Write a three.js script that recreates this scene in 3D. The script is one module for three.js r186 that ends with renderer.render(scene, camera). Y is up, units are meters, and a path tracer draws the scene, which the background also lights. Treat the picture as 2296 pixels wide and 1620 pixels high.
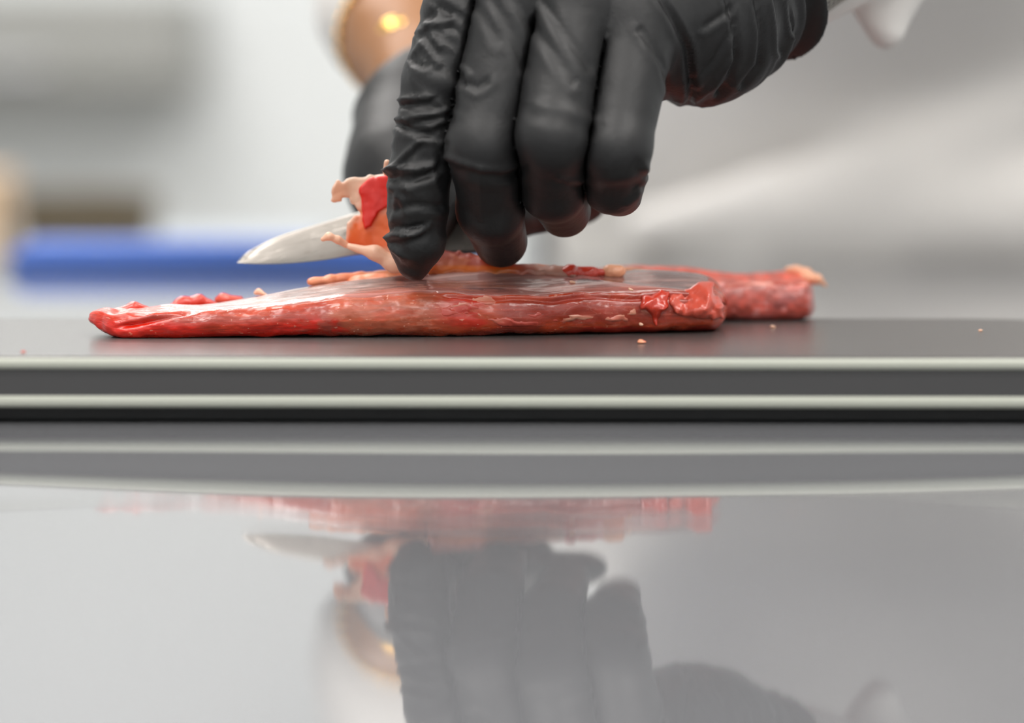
import * as THREE from 'three';
import { RectAreaLightUniformsLib } from 'three/addons/lights/RectAreaLightUniformsLib.js';
import { mergeGeometries } from 'three/addons/utils/BufferGeometryUtils.js';
import { RoundedBoxGeometry } from 'three/addons/geometries/RoundedBoxGeometry.js';

// ------------------------------------------------------------------ camera, light, exposure
const scene = new THREE.Scene();
const TABLE = 0.90;                       // height of the work table
const EYE = TABLE + 0.0821;               // the lens stands low over the table
const FOCAL = 6600;                       // focal length in frame pixels (2296 x 1620)
const TILT = THREE.MathUtils.degToRad(5.28);
const camera = new THREE.PerspectiveCamera(2 * THREE.MathUtils.radToDeg(Math.atan(810 / FOCAL)), 2296 / 1620, 0.02, 30);
camera.position.set(0, EYE, 0);
camera.rotation.x = -TILT;
camera.focus = 0.776;
camera.userData.fStop = 4.6;
camera.updateMatrixWorld();
scene.background = new THREE.Color(0, 0, 0);

const renderer = new THREE.WebGLRenderer();
renderer.toneMapping = THREE.LinearToneMapping;
renderer.toneMappingExposure = 1.0;
renderer.shadowMap.enabled = true;
RectAreaLightUniformsLib.init();

const CEIL = 2.8;
// x, z, width, depth, strength of the ceiling panels
const PANELS = [];
for (const z of [-4.7, -3.1, -1.6, 0.0, 1.5]) for (const x of [-0.95, 0.95]) PANELS.push([x, z, 1.2, 0.6, x < 0 && z < -2 ? 12.5 : 10.5]);

// ------------------------------------------------------------------ helpers
const V = (x, y, z) => new THREE.Vector3(x, y, z);
const ct = Math.cos(TILT), st = Math.sin(TILT);
// point seen at (px, py) in the photograph, standing at the given distance into the room
function at(px, py, d) {
  const u = (px - 1148) / FOCAL, v = (810 - py) / FOCAL, k = d / (ct + v * st);
  return V(u * k, EYE + (v * ct - st) * k, -d);
}
const lerp = (a, b, t) => a + (b - a) * t;
const clamp = (x, a = 0, b = 1) => Math.min(b, Math.max(a, x));
const smooth = (a, b, x) => { const t = clamp((x - a) / (b - a)); return t * t * (3 - 2 * t); };
function rng(seed) { let s = seed >>> 0; return () => { s = (s + 0x6D2B79F5) >>> 0; let t = s; t = Math.imul(t ^ (t >>> 15), t | 1); t ^= t + Math.imul(t ^ (t >>> 7), t | 61); return ((t ^ (t >>> 14)) >>> 0) / 4294967296; }; }
function hash3(x, y, z) { let h = Math.imul(x, 374761393) ^ Math.imul(y, 668265263) ^ Math.imul(z, 2147483647 - 1274126177); h = Math.imul(h ^ (h >>> 13), 1274126177); h ^= h >>> 16; return (h >>> 0) / 4294967296; }
function noise(x, y, z = 0) {
  const xi = Math.floor(x), yi = Math.floor(y), zi = Math.floor(z);
  let fx = x - xi, fy = y - yi, fz = z - zi;
  fx = fx * fx * (3 - 2 * fx); fy = fy * fy * (3 - 2 * fy); fz = fz * fz * (3 - 2 * fz);
  const l = (k) => lerp(lerp(hash3(xi, yi, zi + k), hash3(xi + 1, yi, zi + k), fx), lerp(hash3(xi, yi + 1, zi + k), hash3(xi + 1, yi + 1, zi + k), fx), fy);
  return lerp(l(0), l(1), fz) * 2 - 1;
}
function fbm(x, y, z = 0, oct = 4) { let s = 0, a = 0.5, f = 1; for (let i = 0; i < oct; i++) { s += a * noise(x * f + i * 17.3, y * f - i * 9.1, z * f + i * 5.7); a *= 0.5; f *= 2.03; } return s; }
// piecewise-linear table with eased joints
function table(rows) {
  return (x) => {
    if (x <= rows[0][0]) return rows[0][1];
    for (let i = 1; i < rows.length; i++) if (x <= rows[i][0]) {
      const p0 = rows[Math.max(0, i - 2)], p1 = rows[i - 1], p2 = rows[i], p3 = rows[Math.min(rows.length - 1, i + 1)];
      const t = (x - p1[0]) / (p2[0] - p1[0]), h = p2[0] - p1[0];
      const m1 = p2[0] === p0[0] ? 0 : (p2[1] - p0[1]) / (p2[0] - p0[0]) * h, m2 = p3[0] === p1[0] ? 0 : (p3[1] - p1[1]) / (p3[0] - p1[0]) * h;
      const t2 = t * t, t3 = t2 * t;
      return (2 * t3 - 3 * t2 + 1) * p1[1] + (t3 - 2 * t2 + t) * m1 + (-2 * t3 + 3 * t2) * p2[1] + (t3 - t2) * m2;
    }
    return rows[rows.length - 1][1];
  };
}
const srgb = (r, g, b) => new THREE.Color().setRGB(r / 255, g / 255, b / 255, THREE.SRGBColorSpace);
const taken = {};
function numbered(name) { const n = taken[name] = (taken[name] ?? -1) + 1; return n ? `${name}_${String(n).padStart(3, '0')}` : name; }
function shade(o) { o.traverse((m) => { if (m.isMesh) { m.castShadow = true; m.receiveShadow = true; } }); return o; }
function part(name, geometry, material, parent) { const m = new THREE.Mesh(geometry, material); m.name = name; m.castShadow = m.receiveShadow = true; parent.add(m); return m; }
function thing(name, label, category, group) {
  const o = new THREE.Group(); o.name = numbered(name); o.userData = { label, category }; if (group) o.userData.group = group; scene.add(o); return o;
}
function structure(name, geometry, material, label, category) { const m = part(name, geometry, material, scene); m.userData = { kind: 'structure', label, category }; return m; }
function box(w, h, d, x, y, z, r = 0) { const g = r ? new RoundedBoxGeometry(w, h, d, 3, r) : new THREE.BoxGeometry(w, h, d); g.translate(x, y, z); return g; }
// grids of texture values
function dataTexture(w, h, f, color) {
  const data = new Uint8Array(w * h * 4);
  for (let j = 0; j < h; j++) for (let i = 0; i < w; i++) { const c = f(i / w, j / h, i, j), k = (j * w + i) * 4; data[k] = clamp(c[0], 0, 255); data[k + 1] = clamp(c[1], 0, 255); data[k + 2] = clamp(c[2], 0, 255); data[k + 3] = 255; }
  const t = new THREE.DataTexture(data, w, h); t.wrapS = t.wrapT = THREE.RepeatWrapping; t.magFilter = THREE.LinearFilter; t.minFilter = THREE.LinearMipmapLinearFilter; t.generateMipmaps = true;
  if (color) t.colorSpace = THREE.SRGBColorSpace; t.needsUpdate = true; return t;
}
const grey = (v) => [v, v, v];

// ---- smooth bodies: distance fields joined and meshed
function cone(a, b, ra, rb) {               // tapered capsule
  const bx = b.x - a.x, by = b.y - a.y, bz = b.z - a.z, l2 = bx * bx + by * by + bz * bz || 1e-12;
  return (x, y, z) => { const px = x - a.x, py = y - a.y, pz = z - a.z, t = Math.min(1, Math.max(0, (px * bx + py * by + pz * bz) / l2)); const dx = px - bx * t, dy = py - by * t, dz = pz - bz * t; return Math.sqrt(dx * dx + dy * dy + dz * dz) - (ra + (rb - ra) * t); };
}
function smin(a, b, k) { const h = Math.max(k - Math.abs(a - b), 0) / k; return Math.min(a, b) - h * h * k * 0.25; }
function join(list, k) { return (x, y, z) => { let d = list[0](x, y, z); for (let i = 1; i < list.length; i++) d = smin(d, list[i](x, y, z), k); return d; }; }
function chain(points, k) { const l = []; for (let i = 1; i < points.length; i++) l.push(cone(points[i - 1].p, points[i].p, points[i - 1].r, points[i].r)); return join(l, k); }
// surface net over the zero level of a field
function net(f, lo, hi, cell) {
  const nx = Math.ceil((hi.x - lo.x) / cell) + 1, ny = Math.ceil((hi.y - lo.y) / cell) + 1, nz = Math.ceil((hi.z - lo.z) / cell) + 1;
  const g = new Float32Array(nx * ny * nz), B = 6, reach = B * cell * 0.9 + 2 * cell;
  for (let kb = 0; kb < nz; kb += B) for (let jb = 0; jb < ny; jb += B) for (let ib = 0; ib < nx; ib += B) {
    const c = f(lo.x + (ib + B / 2) * cell, lo.y + (jb + B / 2) * cell, lo.z + (kb + B / 2) * cell), far = Math.abs(c) > reach * 1.5;
    for (let k = kb; k < Math.min(nz, kb + B); k++) for (let j = jb; j < Math.min(ny, jb + B); j++) for (let i = ib; i < Math.min(nx, ib + B); i++)
      g[(k * ny + j) * nx + i] = far ? c : f(lo.x + i * cell, lo.y + j * cell, lo.z + k * cell);
  }
  const id = new Int32Array(nx * ny * nz).fill(-1), pos = [], idx = [];
  const corner = [0, 1, nx, nx + 1, nx * ny, nx * ny + 1, nx * ny + nx, nx * ny + nx + 1];
  const edges = [[0, 1], [2, 3], [4, 5], [6, 7], [0, 2], [1, 3], [4, 6], [5, 7], [0, 4], [1, 5], [2, 6], [3, 7]];
  for (let k = 0; k < nz - 1; k++) for (let j = 0; j < ny - 1; j++) for (let i = 0; i < nx - 1; i++) {
    const o = (k * ny + j) * nx + i; let m = 0;
    for (let c = 0; c < 8; c++) if (g[o + corner[c]] < 0) m |= 1 << c;
    if (m === 0 || m === 255) continue;
    let sx = 0, sy = 0, sz = 0, n = 0;
    for (const [a, b] of edges) {
      const ga = g[o + corner[a]], gb = g[o + corner[b]]; if ((ga < 0) === (gb < 0)) continue;
      const t = ga / (ga - gb);
      sx += lerp(a & 1, b & 1, t); sy += lerp((a >> 1) & 1, (b >> 1) & 1, t); sz += lerp((a >> 2) & 1, (b >> 2) & 1, t); n++;
    }
    id[o] = pos.length / 3; pos.push(lo.x + (i + sx / n) * cell, lo.y + (j + sy / n) * cell, lo.z + (k + sz / n) * cell);
  }
  const q = (a, b, c, d, flip) => { if (a < 0 || b < 0 || c < 0 || d < 0) return; flip ? idx.push(a, c, b, a, d, c) : idx.push(a, b, c, a, c, d); };
  for (let k = 1; k < nz - 1; k++) for (let j = 1; j < ny - 1; j++) for (let i = 1; i < nx - 1; i++) {
    const o = (k * ny + j) * nx + i, s = g[o] < 0;
    if (s !== g[o + 1] < 0) q(id[o - nx - nx * ny], id[o - nx * ny], id[o], id[o - nx], !s);
    if (s !== g[o + nx] < 0) q(id[o - 1 - nx * ny], id[o - 1], id[o], id[o - nx * ny], !s);
    if (s !== g[o + nx * ny] < 0) q(id[o - 1 - nx], id[o - nx], id[o], id[o - 1], !s);
  }
  const geo = new THREE.BufferGeometry();
  geo.setAttribute('position', new THREE.Float32BufferAttribute(pos, 3)); geo.setIndex(idx);
  geo.computeVertexNormals();
  return geo;
}
// pushes every vertex along its normal by f(x, y, z, nx, ny, nz) metres; uv in metres
function finish(geo, push, paint) {
  const p = geo.attributes.position, n = geo.attributes.normal, uv = new Float32Array(p.count * 2), col = paint ? new Float32Array(p.count * 3) : null;
  for (let i = 0; i < p.count; i++) {
    const x = p.getX(i), y = p.getY(i), z = p.getZ(i);
    uv[2 * i] = x + z * 0.6; uv[2 * i + 1] = y + z * 0.5;
    if (paint) { const c = paint(x, y, z); col[3 * i] = c.r; col[3 * i + 1] = c.g; col[3 * i + 2] = c.b; }
    if (push) { const k = push(x, y, z, n.getX(i), n.getY(i), n.getZ(i)); p.setXYZ(i, x + n.getX(i) * k, y + n.getY(i) * k, z + n.getZ(i) * k); }
  }
  geo.setAttribute('uv', new THREE.BufferAttribute(uv, 2)); if (paint) geo.setAttribute('color', new THREE.BufferAttribute(col, 3));
  if (push) geo.computeVertexNormals();
  return geo;
}
const mm = 0.001;

// ------------------------------------------------------------------ materials
const std = (o) => new THREE.MeshPhysicalMaterial(o);
const M = {};
M.wallBack = std({ color: srgb(203, 207, 208), roughness: 0.6 });
M.wall = std({ color: srgb(222, 227, 230), roughness: 0.6 });
M.cabinet = std({ color: srgb(146, 147, 144), roughness: 0.5, metalness: 0.2 });
M.ceiling = std({ color: srgb(235, 235, 232), roughness: 0.9 });
M.floor = std({ color: srgb(150, 146, 140), roughness: 0.5 });
const grainT = dataTexture(512, 512, (u, v, i, j) => grey(128 + 90 * (hash3(i, j, 3) - 0.5) + 60 * fbm(u * 60, v * 60, 2, 3)));
grainT.repeat.set(20, 20);
M.table = std({ color: srgb(104, 105, 108), roughness: 0.035, ior: 1.5 });
M.steel = std({ color: srgb(190, 192, 195), roughness: 0.35, metalness: 1 });
M.boardDark = std({ color: srgb(82, 80, 79), roughness: 0.25, bumpMap: grainT, bumpScale: 0.00003 });
M.boardCore = std({ color: srgb(62, 62, 63), roughness: 0.7 });
M.boardPale = std({ color: srgb(172, 175, 164), roughness: 0.55 });
const gloveT = dataTexture(512, 512, (u, v) => grey(128 + 100 * fbm(u * 40, v * 40, 7, 4))); gloveT.repeat.set(40, 40);
M.glove = std({ color: srgb(27, 27, 28), roughness: 0.5, bumpMap: gloveT, bumpScale: 0.00006 });
M.coat = std({ color: srgb(232, 229, 225), roughness: 0.9 });
M.skin = std({ color: srgb(146, 100, 62), roughness: 0.5 });
M.gold = std({ color: srgb(255, 205, 110), roughness: 0.18, metalness: 1 });
M.trousers = std({ color: srgb(45, 48, 56), roughness: 0.9 });
M.shoe = std({ color: srgb(30, 30, 30), roughness: 0.6 });
M.handle = std({ color: srgb(25, 25, 26), roughness: 0.5 });

// ------------------------------------------------------------------ the room
structure('floor', box(6, 0.1, 8.2, 0, -0.05, -1.6), M.floor, 'grey floor of the kitchen', 'floor');
structure('ceiling', box(6, 0.1, 8.2, 0, CEIL + 0.05, -1.6), M.ceiling, 'white ceiling of the kitchen', 'ceiling');
structure('wall_back', box(6, CEIL, 0.1, 0, CEIL / 2, -5.6), M.wallBack, 'pale blue-white wall far behind the table, out of focus', 'wall');
structure('wall_front', box(6, CEIL, 0.1, 0, CEIL / 2, 2.45), M.wall, 'pale wall facing the worker', 'wall');
structure('wall_left', box(0.1, CEIL, 7.9, -2.95, CEIL / 2, -1.6), M.wall, 'pale side wall beyond the knife tip', 'wall');
structure('wall_right', box(0.1, CEIL, 7.9, 2.95, CEIL / 2, -1.6), M.wall, 'pale side wall beyond the cuff', 'wall');
PANELS.forEach(([x, z, w, d, s], i) => {
  const o = thing('ceiling_light', `flat white ceiling light panel, ${['rearmost', 'second', 'third', 'fourth', 'foremost'][i >> 1]} row from the back wall, ${x < 0 ? 'knife' : 'cuff'} side`, 'ceiling light', 'ceiling light panels');
  part('frame', box(w + 0.04, 0.03, d + 0.04, x, CEIL - 0.015, z, 0.004), M.ceiling, o);
  part('diffuser', box(w, 0.01, d, x, CEIL - 0.032, z), std({ color: 0xffffff, emissive: 0xffffff, emissiveIntensity: 1.5 }), o);
  const l = new THREE.RectAreaLight(0xfffaf6, s, w, d); l.position.set(x, CEIL - 0.045, z); l.rotation.x = -Math.PI / 2; l.castShadow = true; o.add(l);
});

// ------------------------------------------------------------------ work table: glossy, not quite flat
const workTable = thing('work_table', 'glossy grey work table mirroring the board and the gloved hand', 'table');
{
  const x0 = -1.0, x1 = 1.0, d0 = 0.12, d1 = 1.405, nx = 120, nd = 360, pos = [], idx = [], uv = [];
  const slope = (d) => 0.0155 * Math.exp(-(((d - 0.532) / 0.05) ** 2));
  const H = []; let acc = 0; for (let j = nd; j >= 0; j--) { const d = lerp(d0, d1, j / nd); acc += slope(d) * (d1 - d0) / nd; H[j] = acc; }
  const base = H[Math.round(nd * (0.717 - d0) / (d1 - d0))];
  for (let j = 0; j <= nd; j++) for (let i = 0; i <= nx; i++) {
    const x = lerp(x0, x1, i / nx), d = lerp(d0, d1, j / nd), fade = smooth(0.72, 0.62, d);
    const ripple = 0.00028 * (Math.cos((x - 0.005) * 18) - 0.5) * Math.sin((0.605 - d) * 30) * smooth(0.72, 0.69, d) * smooth(0.545, 0.585, d) + fade * 0.00004 * Math.sin(x * 41 + d * 23) * Math.sin((0.72 - d) * 31);
    pos.push(x, TABLE + (H[j] - base) + ripple, -d); uv.push(x, d);
  }
  for (let j = 0; j < nd; j++) for (let i = 0; i < nx; i++) { const a = j * (nx + 1) + i, b = a + nx + 1; idx.push(a, a + 1, b, a + 1, b + 1, b); }
  const g = new THREE.BufferGeometry(); g.setAttribute('position', new THREE.Float32BufferAttribute(pos, 3)); g.setAttribute('uv', new THREE.Float32BufferAttribute(uv, 2)); g.setIndex(idx); g.computeVertexNormals();
  part('table_top', g, M.table, workTable);
  part('table_slab', box(x1 - x0 + 0.004, 0.035, d1 - d0 + 0.004, 0, TABLE - 0.0185, -(d0 + d1) / 2, 0.006), M.table, workTable);
  for (const x of [x0 + 0.08, x1 - 0.08]) for (const d of [d0 + 0.08, d1 - 0.08]) part('leg', box(0.05, TABLE - 0.036, 0.05, x, (TABLE - 0.036) / 2, -d, 0.006), M.steel, workTable);
}

// ------------------------------------------------------------------ cutting board in five layers
const BOARD = 0.01685, TOP = TABLE + BOARD;
const board = thing('cutting_board', 'black cutting board with two pale stripes along its edge', 'cutting board');
board.position.set(0, TABLE, -0.7185); board.rotation.y = -THREE.MathUtils.degToRad(0.55);
function slab(inset, y0, y1, bevel, radius = 0.05) {          // rounded in plan, back edge square to the room
  const a = -0.31 + inset, b = 0.176 - inset, c = -0.124 + inset, e = -inset, r = radius - inset, q = 0.016 - inset, s = new THREE.Shape();
  s.moveTo(a + r, c); s.lineTo(b - r, c); s.absarc(b - r, c + r, r, -Math.PI / 2, 0); s.lineTo(b, e - q); s.absarc(b - q, e - q, q, 0, Math.PI / 2); s.lineTo(a + q, e); s.absarc(a + q, e - q, q, Math.PI / 2, Math.PI); s.lineTo(a, c + r); s.absarc(a + r, c + r, r, Math.PI, 1.5 * Math.PI);
  const g = new THREE.ExtrudeGeometry(s, { depth: y1 - y0 - 2 * bevel, bevelEnabled: bevel > 0, bevelThickness: bevel, bevelSize: bevel, bevelOffset: -bevel, bevelSegments: 5, curveSegments: 12 });
  g.rotateX(-Math.PI / 2); g.scale(1, 1, -1); g.translate(0, y0 + bevel, 0);
  const ix = g.index; if (ix) { const A = ix.array; for (let i = 0; i < A.length; i += 3) { const t = A[i]; A[i] = A[i + 1]; A[i + 1] = t; } }
  else for (const n of ['position', 'normal', 'uv']) { const A = g.attributes[n], s = A.itemSize; for (let i = 0; i < A.count; i += 3) for (let c = 0; c < s; c++) { const t = A.array[i * s + c]; A.array[i * s + c] = A.array[(i + 1) * s + c]; A.array[(i + 1) * s + c] = t; } }
  g.computeVertexNormals(); return g;
}
part('foot_layer', slab(0.009, 0.0, 0.0044, 0.0006), M.handle, board);
part('pale_stripe', slab(0.0004, 0.0041, 0.0071, 0.0012), M.boardPale, board);
part('core_layer', slab(0.0012, 0.0069, 0.0139, 0.0002), M.boardCore, board);
part('pale_stripe', slab(0.0004, 0.0136, 0.0163, 0.0011), M.boardPale, board);
part('top_layer', slab(0.0016, 0.0152, BOARD, 0.0008), M.boardDark, board);

// ------------------------------------------------------------------ meat
// A strip of muscle swept along its length. rows give, at positions along the strip (photograph x), the ridge line, the front shoulder line, distance of the front foot, width, lift.
const SEC = 11;      // control points around the strip: 0 front foot ... 4 shoulder ... 6 ridge ... 10 back foot
function strip({ x0, x1, ridge, shoulder, front, width, lift, nu, nv, capL, capR, rough, seed, ridgeAt = 0.6 }) {
  const P = [], N = [];
  for (let i = 0; i <= nu; i++) {
    const t = i / nu, x = lerp(x0, x1, t), d = front(x), W = width(x), L = lift(x);
    const sh = at(x, shoulder(x), d + 0.05 * W).y - TOP, rg = at(x, ridge(x), d + ridgeAt * W).y - TOP;
    const ctl = [[0.13, 0], [0.025, 0.14 * sh], [-0.02, 0.42 * sh], [-0.01, 0.74 * sh], [0.05, sh], [0.05 + (ridgeAt - 0.05) * 0.5, lerp(sh, rg, 0.6)], [ridgeAt, rg], [lerp(ridgeAt, 1, 0.6), rg * 0.86], [1.0, rg * 0.5], [0.98, rg * 0.15], [0.88, 0]];
    const pts = new THREE.CatmullRomCurve3(ctl.map(([w, h]) => V(0, L + h * (1 - 0), -w * W)), true, 'centripetal');
    let k = 1; const e0 = t / capL, e1 = (1 - t) / capR; if (e0 < 1) k = Math.min(k, Math.sqrt(Math.max(0.0004, 1 - (1 - e0) ** 2))); if (e1 < 1) k = Math.min(k, Math.sqrt(Math.max(0.0004, 1 - (1 - e1) ** 2)));
    const foot = at(x, 745, d), mid = V(0, L + rg * 0.45, -W * 0.5), row = [];
    for (let j = 0; j < nv; j++) {
      const q = pts.getPoint(j / nv).sub(mid); q.y *= k; q.z *= k; q.add(mid);
      row.push(V(foot.x * (d - q.z) / d * 1, Math.max(q.y, 0.0001), q.z - d));
      row[j].x = foot.x + q.z * 0;            // keeps each section square to the room
    }
    P.push(row);
  }
  const normals = () => { for (let i = 0; i <= nu; i++) { N[i] = []; for (let j = 0; j < nv; j++) { const a = P[Math.min(nu, i + 1)][j], b = P[Math.max(0, i - 1)][j], c = P[i][(j + 1) % nv], e = P[i][(j + nv - 1) % nv]; N[i][j] = V().subVectors(c, e).cross(V().subVectors(a, b)).normalize(); if (N[i][j].lengthSq() < 0.5) N[i][j].set(0, 1, 0); } } };
  normals();
  // check the winding: outwards at the ridge is up
  const mj = Math.round(6 / SEC * nv), sign = N[nu >> 1][mj].y > 0 ? 1 : -1;
  for (const r of N) for (const n of r) n.multiplyScalar(sign);
  for (let i = 0; i <= nu; i++) for (let j = 0; j < nv; j++) { const p = P[i][j], k = rough(lerp(x0, x1, i / nu), j / nv, p.x, p.y, p.z); p.addScaledVector(N[i][j], k); }
  normals(); for (const r of N) for (const n of r) n.multiplyScalar(sign);
  for (const r of P) for (const p of r) p.y = Math.max(p.y, 0.0001) + TOP;
  return { P, N, nu, nv, x0, x1, sign };
}
function stripGeometry(S, mask, thick) {
  const { P, N, nu, nv, x0, x1, sign } = S, pos = [], uv = [], idx = [], m = [];
  for (let i = 0; i <= nu; i++) for (let j = 0; j <= nv; j++) {
    const jj = j % nv, k = mask ? mask(lerp(x0, x1, i / nu), j / nv) : 1, p = P[i][jj].clone(); m.push(k);
    if (mask) p.addScaledVector(N[i][jj], -0.0003 + thick(lerp(x0, x1, i / nu), j / nv, p) * smooth(0, 0.9, k));
    pos.push(p.x, p.y, p.z); uv.push(i / nu, j / nv);
  }
  for (let i = 0; i < nu; i++) for (let j = 0; j < nv; j++) {
    const a = i * (nv + 1) + j, b = a + nv + 1; if (mask && m[a] + m[a + 1] + m[b] + m[b + 1] <= 0) continue;
    sign > 0 ? idx.push(a, a + 1, b, a + 1, b + 1, b) : idx.push(a, b, a + 1, a + 1, b, b + 1);
  }
  const g = new THREE.BufferGeometry(); g.setAttribute('position', new THREE.Float32BufferAttribute(pos, 3)); g.setAttribute('uv', new THREE.Float32BufferAttribute(uv, 2)); g.setIndex(idx);
  if (!mask) { // close both ends
    for (const i of [0, nu]) { const c = V(); for (const p of P[i]) c.addScaledVector(p, 1 / nv); pos.push(c.x, c.y, c.z); uv.push(i / nu, 0.5); const n = pos.length / 3 - 1; for (let j = 0; j < nv; j++) { const a = i * (nv + 1) + j; (i === 0) === (sign > 0) ? idx.push(n, a + 1, a) : idx.push(n, a, a + 1); } }
    g.setAttribute('position', new THREE.Float32BufferAttribute(pos, 3)); g.setAttribute('uv', new THREE.Float32BufferAttribute(uv, 2)); g.setIndex(idx);
  }
  g.computeVertexNormals(); return g;
}
const mixc = (a, b, t) => [lerp(a[0], b[0], t), lerp(a[1], b[1], t), lerp(a[2], b[2], t)];
const ridged = (x, y, z = 0, o = 4) => 1 - Math.abs(fbm(x, y, z, o)) * 2.2;

// --- front strip
const frontStrip = thing('meat_strip', 'long raw pork strip with silvery membrane in front, being trimmed by the gloved fingers', 'meat');
const F = strip({
  x0: 190, x1: 1636, nu: 420, nv: 132, capL: 0.045, capR: 0.03, seed: 1,
  ridge: table([[190, 706], [215, 700], [260, 693], [320, 688], [400, 685], [480, 677], [560, 664], [640, 649], [700, 639], [760, 630], [870, 619], [1000, 612], [1120, 608], [1250, 610], [1400, 612], [1500, 617], [1580, 624], [1636, 640]]),
  shoulder: table([[190, 712], [260, 706], [400, 699], [480, 694], [560, 690], [640, 683], [700, 676], [760, 668], [870, 662], [1000, 656], [1100, 658], [1200, 660], [1300, 656], [1400, 656], [1500, 657], [1580, 662], [1636, 672]]),
  front: table([[190, 0.776], [300, 0.7715], [900, 0.7735], [1200, 0.778], [1636, 0.789]]),
  width: table([[190, 0.016], [300, 0.026], [500, 0.034], [900, 0.038], [1636, 0.036]]),
  lift: table([[190, 0.0026], [230, 0.0012], [270, 0.0], [1100, 0.0], [1350, 0.0003], [1636, 0.0006]]),
  rough: (x, v, a, b, c) => {
    const V11 = v * SEC, skin = smooth(3.7, 4.4, V11) * (1 - smooth(6.4, 7, V11)) * smooth(360, 480, x);
    const coarse = 0.0012 * fbm(a * 55, b * 90, c * 90, 3) + 0.0006 * fbm(a * 190, b * 240, c * 240, 3);
    const tip = smooth(420, 250, x) * 0.0014 * fbm(a * 120 + 7, b * 200, c * 200, 3);
    const fold = -0.0013 * Math.exp(-(((V11 - 2.6 - (x - 300) * 0.012) / 0.35) ** 2)) * smooth(250, 300, x) * smooth(480, 400, x);
    const seam = -0.0011 * Math.exp(-(((V11 - 3.55 - 0.25 * noise(x * 0.012, 3)) / 0.16) ** 2)) * smooth(960, 1040, x);
    const wave = skin * 0.0007 * Math.sin(x * 0.013 + V11 * 2.2 + 2 * noise(x * 0.004, V11)) * smooth(850, 1000, x);
    return coarse * (1 - 0.75 * skin) + tip + fold + seam + wave + skin * 0.00012 * noise(x * 0.02, V11 * 22);
  },
});
function muscleTexture(kind) {
  return dataTexture(2048, 640, (u, v) => {
    const x = lerp(190, 1636, u), w = v * SEC, X = x / 8.5, Y = w * 4.2;        // millimetres or so
    const big = fbm(X * 0.05, Y * 0.09, 1, 4), fine = fbm(X * 0.35, Y * 0.55, 5, 4), grain = fbm(X * 0.22, Y * 1.6, 9, 4);
    const strand = smooth(0.86, 1.0, ridged(X * 0.09 + fine * 0.5, Y * 0.28, 12, 3)) , speck = smooth(0.42, 0.55, fbm(X * 0.9, Y * 1.1, 31, 2));
    if (kind === 'bump') return grey(128 + 70 * fine + 18 * grain + 50 * speck);
    if (kind === 'rough') return grey(90 + 70 * big + 60 * fine - 40 * strand);
    let c = [184, 66, 34];
    c = mixc(c, [206, 50, 24], smooth(480, 230, x + 90 * big));
    c = mixc(c, [172, 82, 54], smooth(640, 800, x) * smooth(1080, 940, x) * clamp(0.8 + fine));
    c = mixc(c, [190, 36, 20], smooth(0.02, 0.22, big + 0.25 * fine) * 0.75 * smooth(950, 1050, x));
    c = mixc(c, [152, 54, 44], smooth(0.05, 0.3, -big) * 0.7);
    c = mixc(c, [202, 28, 6], smooth(2.5, 1.3, w + 1.3 * big - (x < 430 ? 0.9 * smooth(440, 300, x) : 0)) * smooth(800, 660, x + 160 * fine));  // saturated red shade of light scattering through the lower front, painted into the colour
    c = mixc(c, [205, 100, 52], smooth(0.12, 0.3, fbm(X * 0.07, Y * 0.16, 44, 3)) * smooth(780, 860, x) * smooth(1080, 980, x) * smooth(1.8, 2.8, w) * 0.7);
    c = mixc(c, [206, 138, 122], strand * 0.35 * smooth(420, 560, x) * (0.4 + 0.6 * smooth(640, 800, x)));
    c = mixc(c, [222, 170, 152], speck * 0.6);
    c = mixc(c, c.map((k) => k * 1.15), grain);
    return c;
  }, kind === 'color');
}
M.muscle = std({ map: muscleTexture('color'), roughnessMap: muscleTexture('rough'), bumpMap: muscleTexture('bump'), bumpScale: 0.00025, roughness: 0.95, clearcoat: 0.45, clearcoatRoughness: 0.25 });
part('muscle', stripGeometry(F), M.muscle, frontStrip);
const skinLow = (x) => 3.85 + 0.5 * fbm(x * 0.012, 3.3, 0, 3) + 0.5 * smooth(560, 400, x) + (x > 980 && x < 1230 ? -0.15 : 0);
const skinMask = (x, v) => { const w = v * SEC; return Math.min(smooth(0, 0.25, w - skinLow(x)), smooth(0, 0.3, 6.55 - w), smooth(335, 400, x + 40 * noise(w * 3, 1)), smooth(1608, 1570, x + 18 * noise(w * 2, 5))); };
function membraneTexture(kind) {
  return dataTexture(2048, 512, (u, v) => {
    const x = lerp(190, 1636, u), w = v * SEC, streak = fbm(x * 0.006, w * 9, 2, 4), fibre = fbm(x * 0.018, w * 26, 8, 3), patch = fbm(x * 0.012, w * 1.3, 19, 3);
    if (kind === 'bump') return grey(128 + 70 * streak + 60 * fibre);
    if (kind === 'rough') return grey(105 + 70 * patch + 60 * streak);
    let c = mixc([148, 106, 100], [112, 80, 78], smooth(0, 0.35, patch)); c = mixc(c, [188, 142, 132], smooth(0.05, 0.4, streak) * 0.7);
    c = mixc(c, [196, 96, 84], smooth(640, 380, x + 80 * patch) * 0.7);
    c = mixc(c, [186, 108, 96], smooth(4.75, 4.2, w + 0.6 * patch) * 0.7);
    return c;
  }, kind === 'color');
}
M.membrane = std({ map: membraneTexture('color'), roughnessMap: membraneTexture('rough'), bumpMap: membraneTexture('bump'), bumpScale: 0.0004, roughness: 0.6, clearcoat: 1.0, clearcoatRoughness: 0.1 });
const ms = part('silver_skin', stripGeometry(F, skinMask, () => 0.00045), M.membrane, frontStrip); ms.userData.label = 'glossy grey-pink membrane';
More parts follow.
